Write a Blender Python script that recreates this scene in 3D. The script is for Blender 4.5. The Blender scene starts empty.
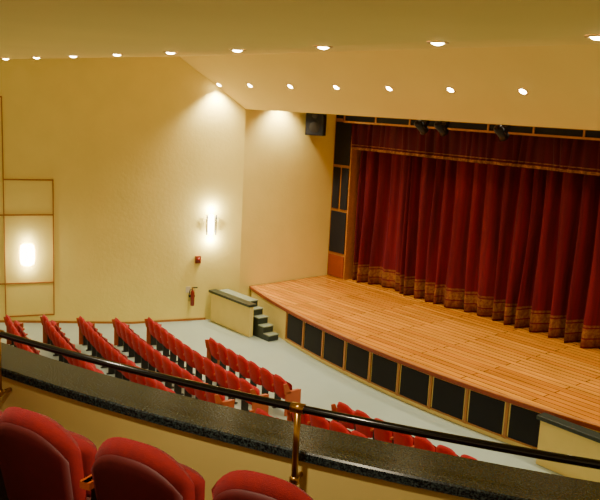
import bpy, math, random
from math import sin, cos, pi, sqrt, atan2, radians
from mathutils import Vector, Matrix
random.seed(4)
scene = bpy.context.scene
col = scene.collection

# ---------------------------------------------------------------- materials
def srgb(c):
    return tuple(((v/255)/12.92 if v/255 <= .04045 else ((v/255+.055)/1.055)**2.4) for v in c)+(1,)
def new_mat(name, rgb, rough=.6, metal=0, noise=0, nscale=5, bump=0, bscale=40, coat=0, emit=None, es=0, sheen=0):
    m = bpy.data.materials.new(name); m.use_nodes = True
    nt = m.node_tree; b = nt.nodes['Principled BSDF']
    b.inputs['Base Color'].default_value = srgb(rgb)
    b.inputs['Roughness'].default_value = rough
    b.inputs['Metallic'].default_value = metal
    b.inputs['Coat Weight'].default_value = coat
    b.inputs['Sheen Weight'].default_value = sheen
    if emit:
        b.inputs['Emission Color'].default_value = srgb(emit); b.inputs['Emission Strength'].default_value = es
    tc = nt.nodes.new('ShaderNodeTexCoord')
    if noise:
        n = nt.nodes.new('ShaderNodeTexNoise'); n.inputs['Scale'].default_value = nscale; n.inputs['Detail'].default_value = 6
        nt.links.new(tc.outputs['Object'], n.inputs['Vector'])
        mr = nt.nodes.new('ShaderNodeMapRange')
        mr.inputs['From Min'].default_value = .3; mr.inputs['From Max'].default_value = .7
        mr.inputs['To Min'].default_value = 1-noise; mr.inputs['To Max'].default_value = 1+noise
        nt.links.new(n.outputs['Fac'], mr.inputs['Value'])
        mx = nt.nodes.new('ShaderNodeVectorMath'); mx.operation = 'SCALE'
        mx.inputs[0].default_value = srgb(rgb)[:3]
        nt.links.new(mr.outputs['Result'], mx.inputs['Scale'])
        nt.links.new(mx.outputs['Vector'], b.inputs['Base Color'])
    if bump:
        n2 = nt.nodes.new('ShaderNodeTexNoise'); n2.inputs['Scale'].default_value = bscale
        nt.links.new(tc.outputs['Object'], n2.inputs['Vector'])
        bp = nt.nodes.new('ShaderNodeBump'); bp.inputs['Strength'].default_value = bump; bp.inputs['Distance'].default_value = .02
        nt.links.new(n2.outputs['Fac'], bp.inputs['Height'])
        nt.links.new(bp.outputs['Normal'], b.inputs['Normal'])
    return m

M = {}
M['wall'] = new_mat('cream_wall_paint', (244, 227, 130), .75, noise=.03, nscale=1.2, bump=.2, bscale=10)
M['ceil'] = new_mat('ceiling_plaster', (246, 219, 124), .85, noise=.02, nscale=.6)
M['floor'] = new_mat('grey_vinyl_floor', (162, 180, 172), .35, noise=.03, nscale=2)
M['oak'] = new_mat('oak_trim', (170, 112, 50), .45, noise=.1, nscale=8)
M['orange'] = new_mat('orange_wood', (180, 84, 32), .45, noise=.08, nscale=6)
M['redwood'] = new_mat('red_brown_wood', (140, 60, 30), .5, noise=.08, nscale=6)
M['black'] = new_mat('black_acoustic_cloth', (15, 16, 22), .9, noise=.1, nscale=30)
M['blackmetal'] = new_mat('black_metal', (16, 16, 18), .4, metal=.3)
M['steel'] = new_mat('grey_steel', (60, 58, 55), .4, metal=.7)
M['cream'] = new_mat('cream_laminate', (232, 210, 124), .6, noise=.03, nscale=3)
M['greenstone'] = new_mat('dark_green_granite', (44, 54, 46), .35, noise=.25, nscale=60)
M['step'] = new_mat('step_tread', (134, 146, 126), .5, noise=.1, nscale=30)
M['brass'] = new_mat('brass', (190, 146, 74), .28, metal=1)
M['rail'] = new_mat('dark_bronze_rail', (24, 24, 26), .2, metal=.6, coat=.5)
M['carpet'] = new_mat('balcony_carpet', (80, 36, 30), .95, noise=.15, nscale=60)
M['redext'] = new_mat('red_enamel', (130, 34, 22), .3)
M['white'] = new_mat('off_white_plastic', (220, 210, 180), .5)
M['fabric'] = new_mat('red_upholstery', (176, 16, 24), .85, noise=.10, nscale=14, bump=.25, bscale=160, sheen=.05)
M['fabric2'] = new_mat('crimson_upholstery', (138, 6, 16), .85, noise=.14, nscale=24, bump=.35, bscale=220, sheen=.05)
M['shaded_shell'] = new_mat('shaded_seat_shell', (86, 5, 12), .6, noise=.12, nscale=18)  # balcony seat back shell; shade on the backs is put into its dark red
M['lamp'] = new_mat('lit_bulb', (255, 240, 210), .5, emit=(255, 232, 180), es=60)
M['ring'] = new_mat('downlight_ring', (210, 180, 120), .4, metal=.3)
M['glass'] = new_mat('lit_frosted_glass', (255, 244, 220), .4, emit=(255, 238, 190), es=30)

def granite():
    m = bpy.data.materials.new('black_granite'); m.use_nodes = True; nt = m.node_tree; b = nt.nodes['Principled BSDF']
    tc = nt.nodes.new('ShaderNodeTexCoord')
    v = nt.nodes.new('ShaderNodeTexNoise'); v.inputs['Scale'].default_value = 80; v.inputs['Detail'].default_value = 6
    cr = nt.nodes.new('ShaderNodeValToRGB')
    cr.color_ramp.elements[0].position = .42; cr.color_ramp.elements[0].color = srgb((14, 20, 22))
    cr.color_ramp.elements[1].position = .74; cr.color_ramp.elements[1].color = srgb((78, 94, 94))
    nt.links.new(tc.outputs['Object'], v.inputs['Vector']); nt.links.new(v.outputs['Fac'], cr.inputs['Fac'])
    nt.links.new(cr.outputs['Color'], b.inputs['Base Color']); b.inputs['Roughness'].default_value = .24
    return m
M['granite'] = granite()

def planks():
    m = bpy.data.materials.new('stage_planks'); m.use_nodes = True; nt = m.node_tree; b = nt.nodes['Principled BSDF']
    tc = nt.nodes.new('ShaderNodeTexCoord')
    br = nt.nodes.new('ShaderNodeTexBrick')
    br.inputs['Scale'].default_value = 1; br.inputs['Brick Width'].default_value = 3.6; br.inputs['Row Height'].default_value = .22
    br.inputs['Mortar Size'].default_value = .016
    br.inputs['Color1'].default_value = srgb((226, 154, 40)); br.inputs['Color2'].default_value = srgb((200, 124, 24)); br.inputs['Mortar'].default_value = srgb((120, 66, 14))
    nt.links.new(tc.outputs['Object'], br.inputs['Vector'])
    mp = nt.nodes.new('ShaderNodeMapping'); mp.inputs['Scale'].default_value = (.45, 5, 1)
    nt.links.new(tc.outputs['Object'], mp.inputs['Vector'])
    n = nt.nodes.new('ShaderNodeTexNoise'); n.inputs['Scale'].default_value = 1.2; n.inputs['Detail'].default_value = 5
    nt.links.new(mp.outputs['Vector'], n.inputs['Vector'])
    mr = nt.nodes.new('ShaderNodeMapRange'); mr.inputs['From Min'].default_value = .3; mr.inputs['From Max'].default_value = .7
    mr.inputs['To Min'].default_value = .68; mr.inputs['To Max'].default_value = 1.14
    nt.links.new(n.outputs['Fac'], mr.inputs['Value'])
    sc = nt.nodes.new('ShaderNodeVectorMath'); sc.operation = 'SCALE'
    nt.links.new(br.outputs['Color'], sc.inputs[0]); nt.links.new(mr.outputs['Result'], sc.inputs['Scale'])
    nt.links.new(sc.outputs['Vector'], b.inputs['Base Color']); b.inputs['Roughness'].default_value = .26
    return m
M['planks'] = planks()

def curtain_mat(name, red, gold, bands, var=.35):
    """velvet with woven gold bands; bands = list of (z0,z1,strength) in object z"""
    m = bpy.data.materials.new(name); m.use_nodes = True; nt = m.node_tree; b = nt.nodes['Principled BSDF']
    tc = nt.nodes.new('ShaderNodeTexCoord'); sp = nt.nodes.new('ShaderNodeSeparateXYZ')
    nt.links.new(tc.outputs['Object'], sp.inputs[0])
    acc = None
    for z0,z1,s in bands:
        a = nt.nodes.new('ShaderNodeMath'); a.operation = 'GREATER_THAN'; a.inputs[1].default_value = z0
        c = nt.nodes.new('ShaderNodeMath'); c.operation = 'LESS_THAN'; c.inputs[1].default_value = z1
        nt.links.new(sp.outputs['Z'], a.inputs[0]); nt.links.new(sp.outputs['Z'], c.inputs[0])
        mu = nt.nodes.new('ShaderNodeMath'); mu.operation = 'MULTIPLY'
        nt.links.new(a.outputs[0], mu.inputs[0]); nt.links.new(c.outputs[0], mu.inputs[1])
        m2 = nt.nodes.new('ShaderNodeMath'); m2.operation = 'MULTIPLY_ADD'; m2.inputs[1].default_value = s
        nt.links.new(mu.outputs[0], m2.inputs[0])
        if acc: nt.links.new(acc.outputs[0], m2.inputs[2])
        else: m2.inputs[2].default_value = 0
        acc = m2
    wv = nt.nodes.new('ShaderNodeTexNoise'); wv.inputs['Scale'].default_value = 12; wv.inputs['Detail'].default_value = 2
    nt.links.new(tc.outputs['Object'], wv.inputs['Vector'])
    wr = nt.nodes.new('ShaderNodeMapRange'); wr.inputs['From Min'].default_value = .42; wr.inputs['From Max'].default_value = .58
    wr.inputs['To Min'].default_value = .45; wr.inputs['To Max'].default_value = 1.0
    nt.links.new(wv.outputs['Fac'], wr.inputs['Value'])
    fm = nt.nodes.new('ShaderNodeMath'); fm.operation = 'MULTIPLY'
    nt.links.new(acc.outputs[0], fm.inputs[0]); nt.links.new(wr.outputs['Result'], fm.inputs[1])
    mp = nt.nodes.new('ShaderNodeMapping'); mp.inputs['Scale'].default_value = (4, 4, .3)
    nt.links.new(tc.outputs['Object'], mp.inputs['Vector'])
    n = nt.nodes.new('ShaderNodeTexNoise'); n.inputs['Scale'].default_value = 1.0; n.inputs['Detail'].default_value = 5
    nt.links.new(mp.outputs['Vector'], n.inputs['Vector'])
    mr = nt.nodes.new('ShaderNodeMapRange'); mr.inputs['From Min'].default_value = .3; mr.inputs['From Max'].default_value = .7
    mr.inputs['To Min'].default_value = 1-var; mr.inputs['To Max'].default_value = 1+var
    nt.links.new(n.outputs['Fac'], mr.inputs['Value'])
    mx = nt.nodes.new('ShaderNodeMix'); mx.data_type = 'RGBA'
    nt.links.new(fm.outputs[0], mx.inputs[0]); mx.inputs[6].default_value = srgb(red); mx.inputs[7].default_value = srgb(gold)
    sc = nt.nodes.new('ShaderNodeVectorMath'); sc.operation = 'SCALE'
    nt.links.new(mx.outputs[2], sc.inputs[0]); nt.links.new(mr.outputs['Result'], sc.inputs['Scale'])
    nt.links.new(sc.outputs['Vector'], b.inputs['Base Color'])
    b.inputs['Roughness'].default_value = .9; b.inputs['Specular IOR Level'].default_value = .2
    return m
M['curtain'] = curtain_mat('red_velvet_gold_hem', (96, 14, 28), (132, 90, 38), [(.06,.26,.7),(.30,.56,1.0),(.60,.66,.8)], .5)
M['valance'] = curtain_mat('red_velvet_valance', (70, 10, 20), (150, 104, 54), [(4.70,4.78,1.0),(4.84,4.87,.6)])

# ---------------------------------------------------------------- mesh builder
class MB:
    def __init__(s): s.v=[]; s.f=[]; s.m=[]; s.sm=[]; s.mats=[]
    def mi(s,k):
        if k not in s.mats: s.mats.append(k)
        return s.mats.index(k)
    def add(s, vs, fs, mat, smooth=False, T=None):
        o=len(s.v)
        for v in vs:
            v=Vector(v)
            if T is not None: v=T@v
            s.v.append(tuple(v))
        for f in fs:
            s.f.append(tuple(i+o for i in f)); s.m.append(s.mi(mat)); s.sm.append(smooth)
    def box(s, a, b, mat, T=None):
        x0,y0,z0=a; x1,y1,z1=b
        vs=[(x0,y0,z0),(x1,y0,z0),(x1,y1,z0),(x0,y1,z0),(x0,y0,z1),(x1,y0,z1),(x1,y1,z1),(x0,y1,z1)]
        s.add(vs,[(0,3,2,1),(4,5,6,7),(0,1,5,4),(1,2,6,5),(2,3,7,6),(3,0,4,7)],mat,False,T)
    def tube(s, pts, r, mat, n=12, T=None, caps=True):
        pts=[Vector(p) for p in pts]; vs=[]; fs=[]
        rs = r if isinstance(r,(list,tuple)) else [r]*len(pts)
        up=None
        for i,p in enumerate(pts):
            d=(pts[min(i+1,len(pts)-1)]-pts[max(i-1,0)])
            if d.length<1e-9: d=Vector((0,0,1))
            d.normalize()
            if up is None:
                up=Vector((0,0,1)) if abs(d.z)<.9 else Vector((1,0,0))
            a=d.cross(up).normalized(); b=a.cross(d).normalized()
            for k in range(n):
                t=2*pi*k/n; vs.append(p+(a*cos(t)+b*sin(t))*rs[i])
        for i in range(len(pts)-1):
            for k in range(n):
                fs.append((i*n+k,i*n+(k+1)%n,(i+1)*n+(k+1)%n,(i+1)*n+k))
        if caps:
            fs.append(tuple(range(n-1,-1,-1))); fs.append(tuple((len(pts)-1)*n+k for k in range(n)))
        s.add(vs,fs,mat,True,T)
    def sweep_arc(s, c, prof, a0, a1, n, mat, smooth=False):
        """closed (R,z) profile swept about c; angle measured from -Y toward +X"""
        vs=[];fs=[];k=len(prof)
        for i in range(n+1):
            t=a0+(a1-a0)*i/n
            for R,z in prof: vs.append((c[0]+R*sin(t),c[1]-R*cos(t),z))
        for i in range(n):
            for j in range(k):
                fs.append((i*k+j,(i+1)*k+j,(i+1)*k+(j+1)%k,i*k+(j+1)%k))
        fs.append(tuple(range(k))); fs.append(tuple(n*k+j for j in range(k-1,-1,-1)))
        s.add(vs,fs,mat,smooth)
    def obj(s,name,loc=None,bevel=0,parent=None):
        import bmesh
        me=bpy.data.meshes.new(name)
        vs=s.v
        if loc is not None:
            vs=[(v[0]-loc[0],v[1]-loc[1],v[2]-loc[2]) for v in vs]
        me.from_pydata(vs,[],s.f)
        for k in s.mats: me.materials.append(M[k])
        me.polygons.foreach_set('material_index',s.m); me.polygons.foreach_set('use_smooth',s.sm)
        bm=bmesh.new(); bm.from_mesh(me); bmesh.ops.recalc_face_normals(bm,faces=bm.faces); bm.to_mesh(me); bm.free()
        ob=bpy.data.objects.new(name,me); col.objects.link(ob)
        if loc is not None: ob.location=loc
        if bevel:
            bv=ob.modifiers.new('bevel','BEVEL'); bv.width=bevel; bv.segments=2; bv.limit_method='ANGLE'
        if parent: ob.parent=parent
        return ob

# ---------------------------------------------------------------- room shell
WC=15.0; XC=-20.85+(WC-14.6)*.3258
def wx(Y): return XC-(WC-Y)*.3258 if Y<=WC else XC-(Y-WC)*.03
def wall_strip(name, pts, z0, z1, th, mat):
    b=MB()
    for (p,q) in zip(pts[:-1],pts[1:]):
        p=Vector(p);q=Vector(q);d=(q-p).normalized();nrm=Vector((-d.y,d.x))*th
        c=[p,q,q+nrm,p+nrm]
        vs=[(v.x,v.y,z0) for v in c]+[(v.x,v.y,z1) for v in c]
        b.add(vs,[(0,3,2,1),(4,5,6,7),(0,1,5,4),(1,2,6,5),(2,3,7,6),(3,0,4,7)],mat)
    return b.obj(name)
wall_strip('wall_left',[(wx(-3),-3),(wx(WC),WC),(wx(19.8),19.8)],-1.6,7.9,.25,'wall')
b=MB(); b.box((-20.8,19.75,-1.2),(2,19.95,7.9),'black'); b.obj('wall_upstage')

def extrude_x(name, prof, x0, x1, th, mat):
    b=MB(); n=len(prof); vs=[]
    for x in (x0,x1):
        for y,z in prof: vs.append((x,y,z))
        for y,z in reversed(prof): vs.append((x,y,z+th))
    k=2*n; fs=[(i,(i+1)%k,k+(i+1)%k,k+i) for i in range(k)]
    for i in range(n-1):
        fs.append((i,i+1,k-2-i,k-1-i)); fs.append((k+i,k+i+1,2*k-2-i,2*k-1-i))
    b.add(vs,fs,mat); return b.obj(name)
extrude_x('ceiling',[(-3,6.86),(6.8,6.86),(12.9,7.4),(15.0,5.9),(15.12,5.9),(15.14,6.9),(19.75,6.9)],-27,6,.2,'ceil')

FL=-1.05
def fz(Y): return FL+max(0,11.6-Y)*.075
b=MB()
b.add([(-27,-3,fz(-3)),(6,-3,fz(-3)),(6,11.6,FL),(-27,11.6,FL),(6,19.7,FL),(-27,19.7,FL)],[(0,1,2,3),(3,2,4,5)],'floor')
b.add([(-27,-3,fz(-3)-.2),(6,-3,fz(-3)-.2),(6,11.6,FL-.2),(-27,11.6,FL-.2),(6,19.7,FL-.2),(-27,19.7,FL-.2)],[(0,3,2,1),(3,5,4,2)],'floor')
b.obj('floor')
b=MB()
ys=[-3,11.6,13.9]
for y0,y1 in zip(ys[:-1],ys[1:]):
    vs=[]
    for y in (y0,y1):
        for dx,dz in ((.003,0),(.03,0),(.03,.07),(.003,.07)): vs.append((wx(y)+dx,y,fz(y)+dz))
    b.add(vs,[(0,1,5,4),(1,2,6,5),(2,3,7,6),(3,0,4,7),(0,3,2,1),(4,5,6,7)],'oak')
b.obj('baseboard_left')

# ---------------------------------------------------------------- stage
SC=(-12.0,42.1); SR=28.0
def arcY(X,R=SR): return SC[1]-sqrt(R*R-(X-SC[0])**2)
def stage():
    b=MB(); x0,x1=-20.71,-2.5; n=60
    xs=[x0+(x1-x0)*i/n for i in range(n+1)]
    vs=[(x,arcY(x),0) for x in xs]+[(x-(.13*(1-i/n)),19.7,0) for i,x in enumerate(xs)]
    b.add(vs,[(i,i+1,n+2+i,n+1+i) for i in range(n)],'planks')
    a0=math.asin((x0-SC[0])/SR); a1=math.asin((x1-SC[0])/SR)
    b.sweep_arc(SC,[(SR-.02,-.001),(SR+.07,-.001),(SR+.07,-.09),(SR-.02,-.09)],a0,a1,70,'redwood')
    b.sweep_arc(SC,[(SR-.06,.012),(SR+.06,.012),(SR+.06,-.01),(SR-.06,-.01)],a0,a1,70,'oak')
    b.sweep_arc(SC,[(SR-.1,-.09),(SR,-.09),(SR,FL+.005),(SR-.1,FL+.005)],a0,a1,70,'cream')
    p0=math.asin((-17.75-SC[0])/SR); p1=math.asin((-8.35-SC[0])/SR); k=9
    for i in range(k):
        t0=p0+(p1-p0)*(i+.08)/k; t1=p0+(p1-p0)*(i+.92)/k
        b.sweep_arc(SC,[(SR-.01,-.13),(SR+.025,-.13),(SR+.025,FL+.16),(SR-.01,FL+.16)],t0,t1,6,'black')
    for i in range(k+1):
        t=p0+(p1-p0)*i/k
        b.sweep_arc(SC,[(SR-.01,-.09),(SR+.035,-.09),(SR+.035,FL+.1),(SR-.01,FL+.1)],t-.0013,t+.0013,1,'oak')
    b.sweep_arc(SC,[(SR-.01,FL+.15),(SR+.03,FL+.15),(SR+.03,FL+.11),(SR-.01,FL+.11)],p0,p1,40,'oak')
    return b.obj('stage')
stage()

b=MB()
for i,(xa,zt) in enumerate([(-20.82,-.02),(-19.15,-.22),(-18.87,-.43),(-18.59,-.64),(-18.31,-.85)]):
    xe=[-19.15,-18.87,-18.59,-18.31,-18.03][i]
    b.box((xa,14.22,FL+.005),(xe,14.6,zt-.03),'greenstone')
    b.box((xa,14.22,zt-.03),(xe+.03,14.6,zt),'step')
b.obj('stage_steps')
b=MB()
b.box((-20.88,13.98,FL+.005),(-18.7,14.12,-.08),'cream')
b.box((-20.92,13.9,-.08),(-18.66,14.2,.0),'greenstone')
b.obj('stair_parapet',bevel=.01)
b=MB()
b.box((-8.35,13.86,FL+.005),(-5.2,14.0,-.05),'cream')
b.box((-8.4,13.78,-.05),(-5.2,14.06,.04),'greenstone')
b.obj('stair_parapet',bevel=.01)

b=MB(); Y=19.0; w=.92
for x0 in (-20.82,-2.9):
    b.box((x0,Y+.04,.005),(x0+w,Y+.5,6.3),'oak')
    b.box((x0+.06,Y,.06),(x0+w-.06,Y+.06,.82),'redwood')
    b.box((x0+.07,Y,.93),(x0+w-.07,Y+.06,2.42),'black')
    b.box((x0+.07,Y,2.52),(x0+w*.5-.05,Y+.06,4.0),'black')
    b.box((x0+w*.5+.05,Y,2.52),(x0+w-.07,Y+.06,4.0),'black')
    b.box((x0+.07,Y,4.10),(x0+w-.07,Y+.06,5.6),'black')
    b.box((x0+.07,Y,5.72),(x0+w-.07,Y+.06,6.2),'black')
b.box((-19.86,18.56,5.66),(-2.9,18.64,6.3),'black')
b.box((-19.92,18.56,5.66),(-19.86,19.05,6.3),'black')
b.box((-19.86,18.52,5.60),(-2.9,18.66,5.66),'oak')
b.box((-19.86,18.52,5.84),(-2.9,18.56,5.89),'oak')
x=-19.86
while x<-3:
    b.box((x,18.525,5.66),(x+.05,18.56,5.84),'oak'); x+=1.5
b.obj('proscenium_frame')

# ---------------------------------------------------------------- curtains
def drape(name,x0,x1,Y,z0,z1,amp,wl,mat,seed,nz=24,gather=0):
    rnd=random.Random(seed)
    folds=[x0]
    while folds[-1]<x1: folds.append(folds[-1]+wl*rnd.uniform(.5,1.6))
    amps=[rnd.uniform(.3,1.3) for _ in folds]; ph=[rnd.uniform(-.5,.5) for _ in folds]; px=[rnd.uniform(.7,1.5) for _ in folds]
    vs=[];fs=[]; per=12; rows=[]
    for j in range(nz+1):
        t=j/nz; z=z0+(z1-z0)*t; row=[]
        for i in range(len(folds)-1):
            for k in range(per):
                s=k/per; x=folds[i]+(folds[i+1]-folds[i])*s
                A=amp*(amps[i]*(1-s)+amps[i+1]*s)
                sw0=.09*sin(z*.9+ph[i]*6)*(1-t); sw1=.09*sin(z*.9+ph[i+1]*6)*(1-t)
                sw=sw0*(1-s)+sw1*s
                y=Y-A*(.5-.5*cos(2*pi*s))**px[i]*(1-.3*t)
                y-=.35*A*(.5-.5*cos(4*pi*s+ph[i]))*t
                y+=.04*sin(x*2.1+z*.7)+ .07*sin(x*.9)
                row.append((min(max(x+sw,x0),x1),y,z))
        rows.append(row); N=len(row)
    for r in rows: vs+=r
    for j in range(nz):
        for i in range(N-1): fs.append((j*N+i,j*N+i+1,(j+1)*N+i+1,(j+1)*N+i))
    b=MB(); b.add(vs,fs,mat,True)
    o=b.obj(name); sm=o.modifiers.new('thickness','SOLIDIFY'); sm.thickness=.01
    return o
drape('stage_curtain',-19.88,-2.92,19.6,.015,5.5,.44,.46,'curtain',3)
drape('curtain_valance',-19.85,-2.92,18.86,4.70,5.72,.11,.34,'valance',8,nz=8)

# ---------------------------------------------------------------- seats
def seat_parts(b,T,hd=False,fab='fabric',w=.5,ends=(False,False),H=.93,bw=None):
    """tip-up theatre chair facing +Y, origin at floor under the backrest"""
    nx=14 if hd else 8; nz=14 if hd else 7
    bw=bw or w-.02
    def slab(cx,w,zb,zt,y0,th,tilt,mat,rt=.16,bulge=.03,curve=.05,pw=3.2):
        front=[];back=[]
        for j in range(nz+1):
            t=j/nz; 
            for i in range(nx+1):
                u=-1+2*i/nx
                topz=zt-rt*(abs(u)**pw)
                botz=zb+.03*(abs(u)**6)
                z=botz+(topz-botz)*t
                hw=w/2*(1-.07*(1-t))
                x=cx+u*hw
                e=(1-abs(u)**6)**.5*(1-abs(2*t-1)**8)**.5
                yc=y0-(z-zb)*tilt+curve*(u*u)
                front.append((x,yc+th/2*e+bulge*e*(1-u*u),z)); back.append((x,yc-th/2*e-bulge*.3*e,z))
        k=nx+1; vs=front+back; o=len(front); fs=[]
        for j in range(nz):
            for i in range(nx):
                fs.append((j*k+i,j*k+i+1,(j+1)*k+i+1,(j+1)*k+i)); fs.append((o+j*k+i,o+(j+1)*k+i,o+(j+1)*k+i+1,o+j*k+i+1))
        for j in range(nz):
            fs.append((j*k,(j+1)*k,o+(j+1)*k,o+j*k)); a=j*k+nx; fs.append((a,o+a,o+a+k,a+k))
        for i in range(nx):
            fs.append((i,o+i,o+i+1,i+1)); a=nz*k+i; fs.append((a,a+1,o+a+1,o+a))
        b.add(vs,fs,mat,True,T)
    slab(0,bw,.34,H,0,.10,.20,fab,rt=.2 if hd else .16,pw=2.6 if hd else 3.2)
    slab(0,bw-.07,.36,.74,.16,.11,.10,fab,rt=.05,curve=0)     # tipped-up seat cushion
    if hd: slab(0,bw-.05,.28,H-.07,-.062,.03,.20,'shaded_shell',rt=.17,bulge=.01,pw=2.6)
    for sx,e in ((-1,ends[0]),(1,ends[1])):
        x=sx*w/2
        b.box((x-.025,-.06,.56),(x+.025,.30,.60),'orange',T)
        b.box((x-.018,.02,.015),(x+.018,.20,.56),'steel',T)
        b.box((x-.03,-.02,.0),(x+.03,.26,.02),'steel',T)
        if e:
            b.box((x+sx*.018,-.10,.02),(x+sx*.05,.34,.60),'orange',T)
            b.add([(x+sx*.018,-.12,.55),(x+sx*.05,-.12,.55),(x+sx*.05,.06,.55),(x+sx*.018,.06,.55),
                   (x+sx*.018,-.17,.8),(x+sx*.05,-.17,.8),(x+sx*.05,-.07,.8),(x+sx*.018,-.07,.8)],
                  [(0,3,2,1),(4,5,6,7),(0,1,5,4),(1,2,6,5),(2,3,7,6),(3,0,4,7)],'orange',False,T)
def row(Yc,xa,xb):
    R=SC[1]-Yc; ta=math.asin((xa-SC[0])/R); tb=math.asin((xb-SC[0])/R)
    n=max(2,int(round(R*(tb-ta)/.55))); b=MB(); w=R*(tb-ta)/n
    loc=None
    for i in range(n):
        t=ta+(tb-ta)*(i+.5)/n
        x=SC[0]+R*sin(t); y=SC[1]-R*cos(t)
        T=Matrix.Translation((x,y,fz(y)+.002))@Matrix.Rotation(t,4,'Z')
        if i==0: loc=(x,y,fz(y))
        seat_parts(b,T,False,'fabric',w,(i==0,i==n-1))
    return b.obj('theater_seat_row',loc=loc)
row(11.0,-16.95,-13.15)
for k,(yc,xl) in enumerate([(10.05,-19.4),(9.1,-19.6),(8.15,-20.0),(7.2,-20.4),(6.25,-20.6),(5.3,-21)]):
    row(yc,xl,-13.15)
for yc,xa in ((11.15,-11.6),(10.2,-12.0),(9.25,-12.0)): row(yc,xa,-7.9)

# ---------------------------------------------------------------- balcony
BC=(-10.2,16.6)
A0,A1=-.25,.86
b=MB()
b.sweep_arc(BC,[(15.08,2.9),(15.40,2.9),(15.40,4.05),(15.08,4.05)],A0,A1,60,'cream')
b.sweep_arc(BC,[(15.04,4.04),(15.045,4.09),(15.055,4.10),(15.42,4.10),(15.43,4.09),(15.43,4.04)],A0,A1,60,'granite')
b.obj('balcony_parapet')
b=MB()
for r0,r1,z in [(15.3,16.8,3.47),(16.8,17.85,3.8),(17.85,18.9,4.15),(18.9,21.5,4.5)]:
    b.sweep_arc(BC,[(r0,2.75),(r1,2.75),(r1,z),(r0,z)],A0,A1,60,'carpet')
b.obj('balcony_floor')
b=MB(); RR=15.50; RZ=4.395
pts=[(BC[0]+RR*sin(t),BC[1]-RR*cos(t),RZ) for t in [A0+.02+(A1-.04-A0)*i/100 for i in range(101)]]
b.tube(pts,.024,'rail',14)
for k in range(-2,4):
    t=.468+.157*k
    if t>A1: continue
    px=BC[0]+RR*sin(t); py=BC[1]-RR*cos(t)
    T=Matrix.Translation((px,py,0))@Matrix.Rotation(t,4,'Z')
    b.tube([(0,0,RZ-.02),(0,0,3.96)],.019,'brass',12,T)
    b.tube([(0,0,3.98),(0,0,3.965),(0,0,3.93),(0,0,3.915)],[.012,.03,.03,.012],'brass',14,T)
    b.tube([(0,0,3.945),(0,.098,3.945)],.016,'brass',10,T)
    b.tube([(-.04,0,RZ),(.04,0,RZ)],.031,'brass',14,T)
b.obj('balcony_handrail')
RS=16.25
for i in range(-6,3):
    t=.4360+i*.0440
    x=BC[0]+RS*sin(t); y=BC[1]-RS*cos(t)
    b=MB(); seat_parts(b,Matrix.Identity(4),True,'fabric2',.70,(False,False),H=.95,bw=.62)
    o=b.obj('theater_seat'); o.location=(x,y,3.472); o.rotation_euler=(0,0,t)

# ---------------------------------------------------------------- wall items
def wallT(Y,z,off=0):
    tang=Vector((.3258,1,0)).normalized() if Y<WC else Vector((-.03,1,0)).normalized()
    nrm=Vector((tang.y,-tang.x,0))
    return Matrix(((tang.x,nrm.x,0,wx(Y)+nrm.x*off),(tang.y,nrm.y,0,Y+nrm.y*off),(0,0,1,z),(0,0,0,1)))
b=MB(); T=wallT(8.0,0)
L=1.42
def strip(x0,x1,z0,z1): b.box((x0,.003,z0),(x1,.035,z1),'oak',T)
for z in (-.6,.42,2.5,3.55): strip(0,L,z-.02,z+.02)
strip(L-.03,L,-.6,3.55); strip(0,.03,-.6,5.95)
strip(-1.5,0,5.9,5.95); strip(-1.5,-1.47,-.5,5.95)
for z in (.42,2.5): strip(-1.5,0,z-.02,z+.02)
b.obj('trim_1')

def sconce(Y,z,h,w,rods):
    T=wallT(Y,z,.004); b=MB()
    b.box((-w*.45,0,-h*.4),(w*.45,.025,h*.4),'brass',T)
    n=10; vs=[];fs=[];zs=[-h/2,-h*.42,-h*.2,h*.2,h*.42,h/2]; rr=[.55,.9,1,1,.9,.55]
    for zz,r in zip(zs,rr):
        for k in range(n+1):
            a=pi*k/n; vs.append((w/2*r*cos(a),.03+w*.45*r*sin(a),zz))
    k=n+1
    for j in range(5):
        for i in range(n): fs.append((j*k+i,j*k+i+1,(j+1)*k+i+1,(j+1)*k+i))
    fs.append(tuple(range(k))); fs.append(tuple(5*k+i for i in range(k)))
    b.add(vs,fs,'glass',True,T)
    if rods:
        for sx in (-1,1):
            b.tube([(sx*w*.75,.09,-h*.5),(sx*w*.75,.09,h*.5)],.026,'blackmetal',8,T)
            for zz in (-h*.35,h*.35): b.tube([(sx*w*.75,.09,zz),(sx*w*.4,.02,zz)],.014,'blackmetal',6,T)
    o=b.obj('wall_sconce')
    for dz in ((-.48,.48) if rods else (-.42,.42)):
        ld=bpy.data.lights.new('sconce_glow','POINT'); ld.energy=85 if rods else 11; ld.color=(1,.88,.62); ld.shadow_soft_size=.05
        lo=bpy.data.objects.new('sconce_glow',ld); col.objects.link(lo)
        lo.location=wallT(Y,z+dz,.15 if rods else .2).translation; lo.parent=o
sconce(14.0,2.15,.66,.2,True)
sconce(8.62,1.3,.66,.42,False)

b=MB(); T=wallT(13.62,1.0,.003)
b.box((-.09,0,-.12),(.09,.06,.12),'redwood',T); b.tube([(0,.06,.0),(0,.11,.0)],.07,'redext',16,T)
b.obj('fire_alarm_bell')
b=MB(); T=wallT(13.45,-.2,.0)
b.tube([(0,.12,-.32),(0,.12,-.30),(0,.12,.12),(0,.12,.19),(0,.12,.22)],[.05,.065,.065,.04,.02],'redext',16,T)
b.tube([(0,.12,.22),(0,.12,.28)],.03,'brass',10,T)
b.box((-.02,.1,.27),(.16,.14,.30),'blackmetal',T)
b.tube([(0,.12,.25),(-.09,.14,.22),(-.13,.15,.05),(-.12,.15,-.15)],.014,'blackmetal',8,T)
b.box((-.1,.004,-.05),(.1,.05,.02),'steel',T)
b.box((-.2,.004,.1),(-.05,.012,.3),'white',T)
b.obj('fire_extinguisher')

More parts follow.
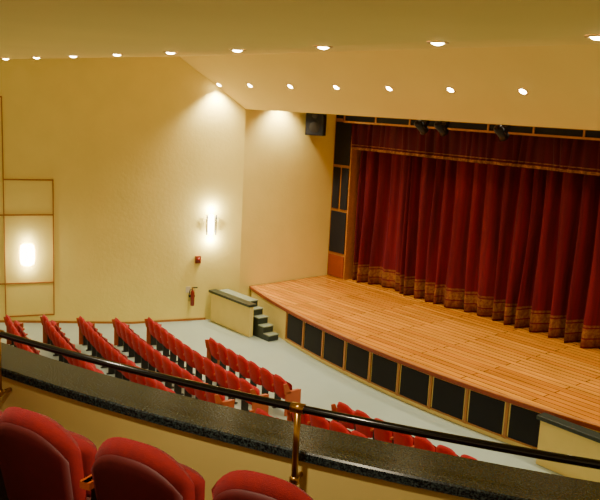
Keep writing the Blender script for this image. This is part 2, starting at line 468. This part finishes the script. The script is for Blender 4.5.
b=MB(); T=Matrix.Translation((-20.40,17.75,5.12))@Matrix.Rotation(radians(38),4,'Z')
b.box((-.32,-.22,0),(.32,.22,.9),'blackmetal',T)
b.box((-.29,-.235,.03),(.29,-.22,.87),'black',T)
b.tube([(0,-.22,.28),(0,-.245,.28)],.18,'steel',20,T); b.tube([(0,-.22,.67),(0,-.245,.67)],.1,'steel',20,T)
b.box((-.08,.2,.3),(.08,.30,.5),'steel',T)
b.obj('wall_loudspeaker',bevel=.01)

b=MB()
b.tube([(-19.5,16.26,6.02),(-3,16.26,6.02)],.03,'blackmetal',10)
for x in (-18,-13,-8,-4): b.tube([(x,16.26,6.02),(x,16.26,6.89)],.015,'steel',8)
bar=b.obj('lighting_bar')
for x in (-14.3,-13.6,-11.7):
    b=MB(); T=Matrix.Translation((x,16.2,5.70))@Matrix.Rotation(radians(-35),4,'X')
    b.tube([(0,-.22,0),(0,-.18,0),(0,.12,0),(0,.2,0)],[.06,.11,.11,.13],'blackmetal',16,T)
    b.box((-.16,-.06,-.03),(-.13,.06,.20),'blackmetal',T); b.box((.13,-.06,-.03),(.16,.06,.20),'blackmetal',T)
    b.box((-.16,-.03,.18),(.16,.03,.21),'blackmetal',T)
    b.tube([(x,16.26,5.86),(x,16.26,5.985)],.02,'blackmetal',8)
    b.obj('stage_spotlight')

# ---------------------------------------------------------------- lighting
def ceil_z(Y):
    if Y<6.8: return 6.86
    if Y<12.9: return 6.86+(Y-6.8)*.54/6.1
    if Y<15: return 7.4-(Y-12.9)*1.5/2.1
    return 6.9
def downlight(x,Y,power,size=110,blend=.8,drop=0):
    z=ceil_z(Y)-drop; sl=0
    if 12.9<Y<15: sl=atan2(-1.5,2.1)
    elif 6.8<=Y<12.9: sl=atan2(.54,6.1)
    b=MB(); T=Matrix.Rotation(sl,4,'X')@Matrix.Scale(.82,4)
    n=20; vs=[];fs=[]
    for r,zz in ((.15,-.002),(.145,-.02),(.105,-.02),(.095,-.006)):
        for k in range(n): vs.append((r*cos(2*pi*k/n),r*sin(2*pi*k/n),zz))
    for j in range(3):
        for k in range(n): fs.append((j*n+k,j*n+(k+1)%n,(j+1)*n+(k+1)%n,(j+1)*n+k))
    b.add(vs,fs,'ring',True,T)
    vs=[(0,0,-.05)]
    for r,zz in ((.04,-.045),(.075,-.03),(.095,-.006)):
        for k in range(n): vs.append((r*cos(2*pi*k/n),r*sin(2*pi*k/n),zz))
    fs=[(0,1+k,1+(k+1)%n) for k in range(n)]
    for j in range(2):
        for k in range(n): fs.append((1+j*n+k,1+j*n+(k+1)%n,1+(j+1)*n+(k+1)%n,1+(j+1)*n+k))
    b.add(vs,fs,'lamp',True,T)
    if drop: b.tube([(0,0,0),(0,0,.2)],.12,'ring',16); b.tube([(0,0,.2),(0,0,drop-.002)],.015,'steel',8)
    o=b.obj('recessed_downlight' if not drop else 'pendant_can_light'); o.location=(x,Y,z)
    ld=bpy.data.lights.new('downlight_beam','SPOT'); ld.energy=power; ld.color=(1,.84,.57); ld.spot_size=radians(size); ld.spot_blend=blend; ld.shadow_soft_size=.12
    lo=bpy.data.objects.new('downlight_beam',ld); col.objects.link(lo); lo.parent=o; lo.location=(0,0,-.12)
for i in range(9): downlight(-19.14+1.9*i,6.79,320)
for i in range(10):
    x=-21.06+1.9*i
    if i==0: x=-20.80
    downlight(x,14.0,800 if i==0 else 400,120)
for i in range(8): downlight(-22.0+3.2*i,1.2,290)
downlight(-20.42,16.4,600,130,drop=.6)
for x in (-17.5,-14.5,-11.5,-8.5,-5.5): downlight(x,16.9,330,104)  # unseen lamps added behind the ceiling lip to light the stage from above

w=bpy.data.worlds.new('world'); scene.world=w; w.use_nodes=True
bg=w.node_tree.nodes['Background']; bg.inputs[0].default_value=srgb((255,222,156)); bg.inputs[1].default_value=.6  # added warm ambient fill, entering where right and rear walls are left out

# ---------------------------------------------------------------- camera
f,pt,ro,th=780,.183,.05,.867
fw=Vector((-sin(th)*cos(pt),cos(th)*cos(pt),-sin(pt))); r=Vector((cos(th),sin(th),0)); u=r.cross(fw)
r2=r*cos(ro)+u*sin(ro); u2=u*cos(ro)-r*sin(ro)
cd=bpy.data.cameras.new('camera'); cd.sensor_width=36; cd.lens=f*36/600; cd.clip_end=200
co=bpy.data.objects.new('camera',cd); col.objects.link(co)
co.matrix_world=Matrix(((r2.x,u2.x,-fw.x,0),(r2.y,u2.y,-fw.y,0),(r2.z,u2.z,-fw.z,6.1),(0,0,0,1)))
scene.camera=co
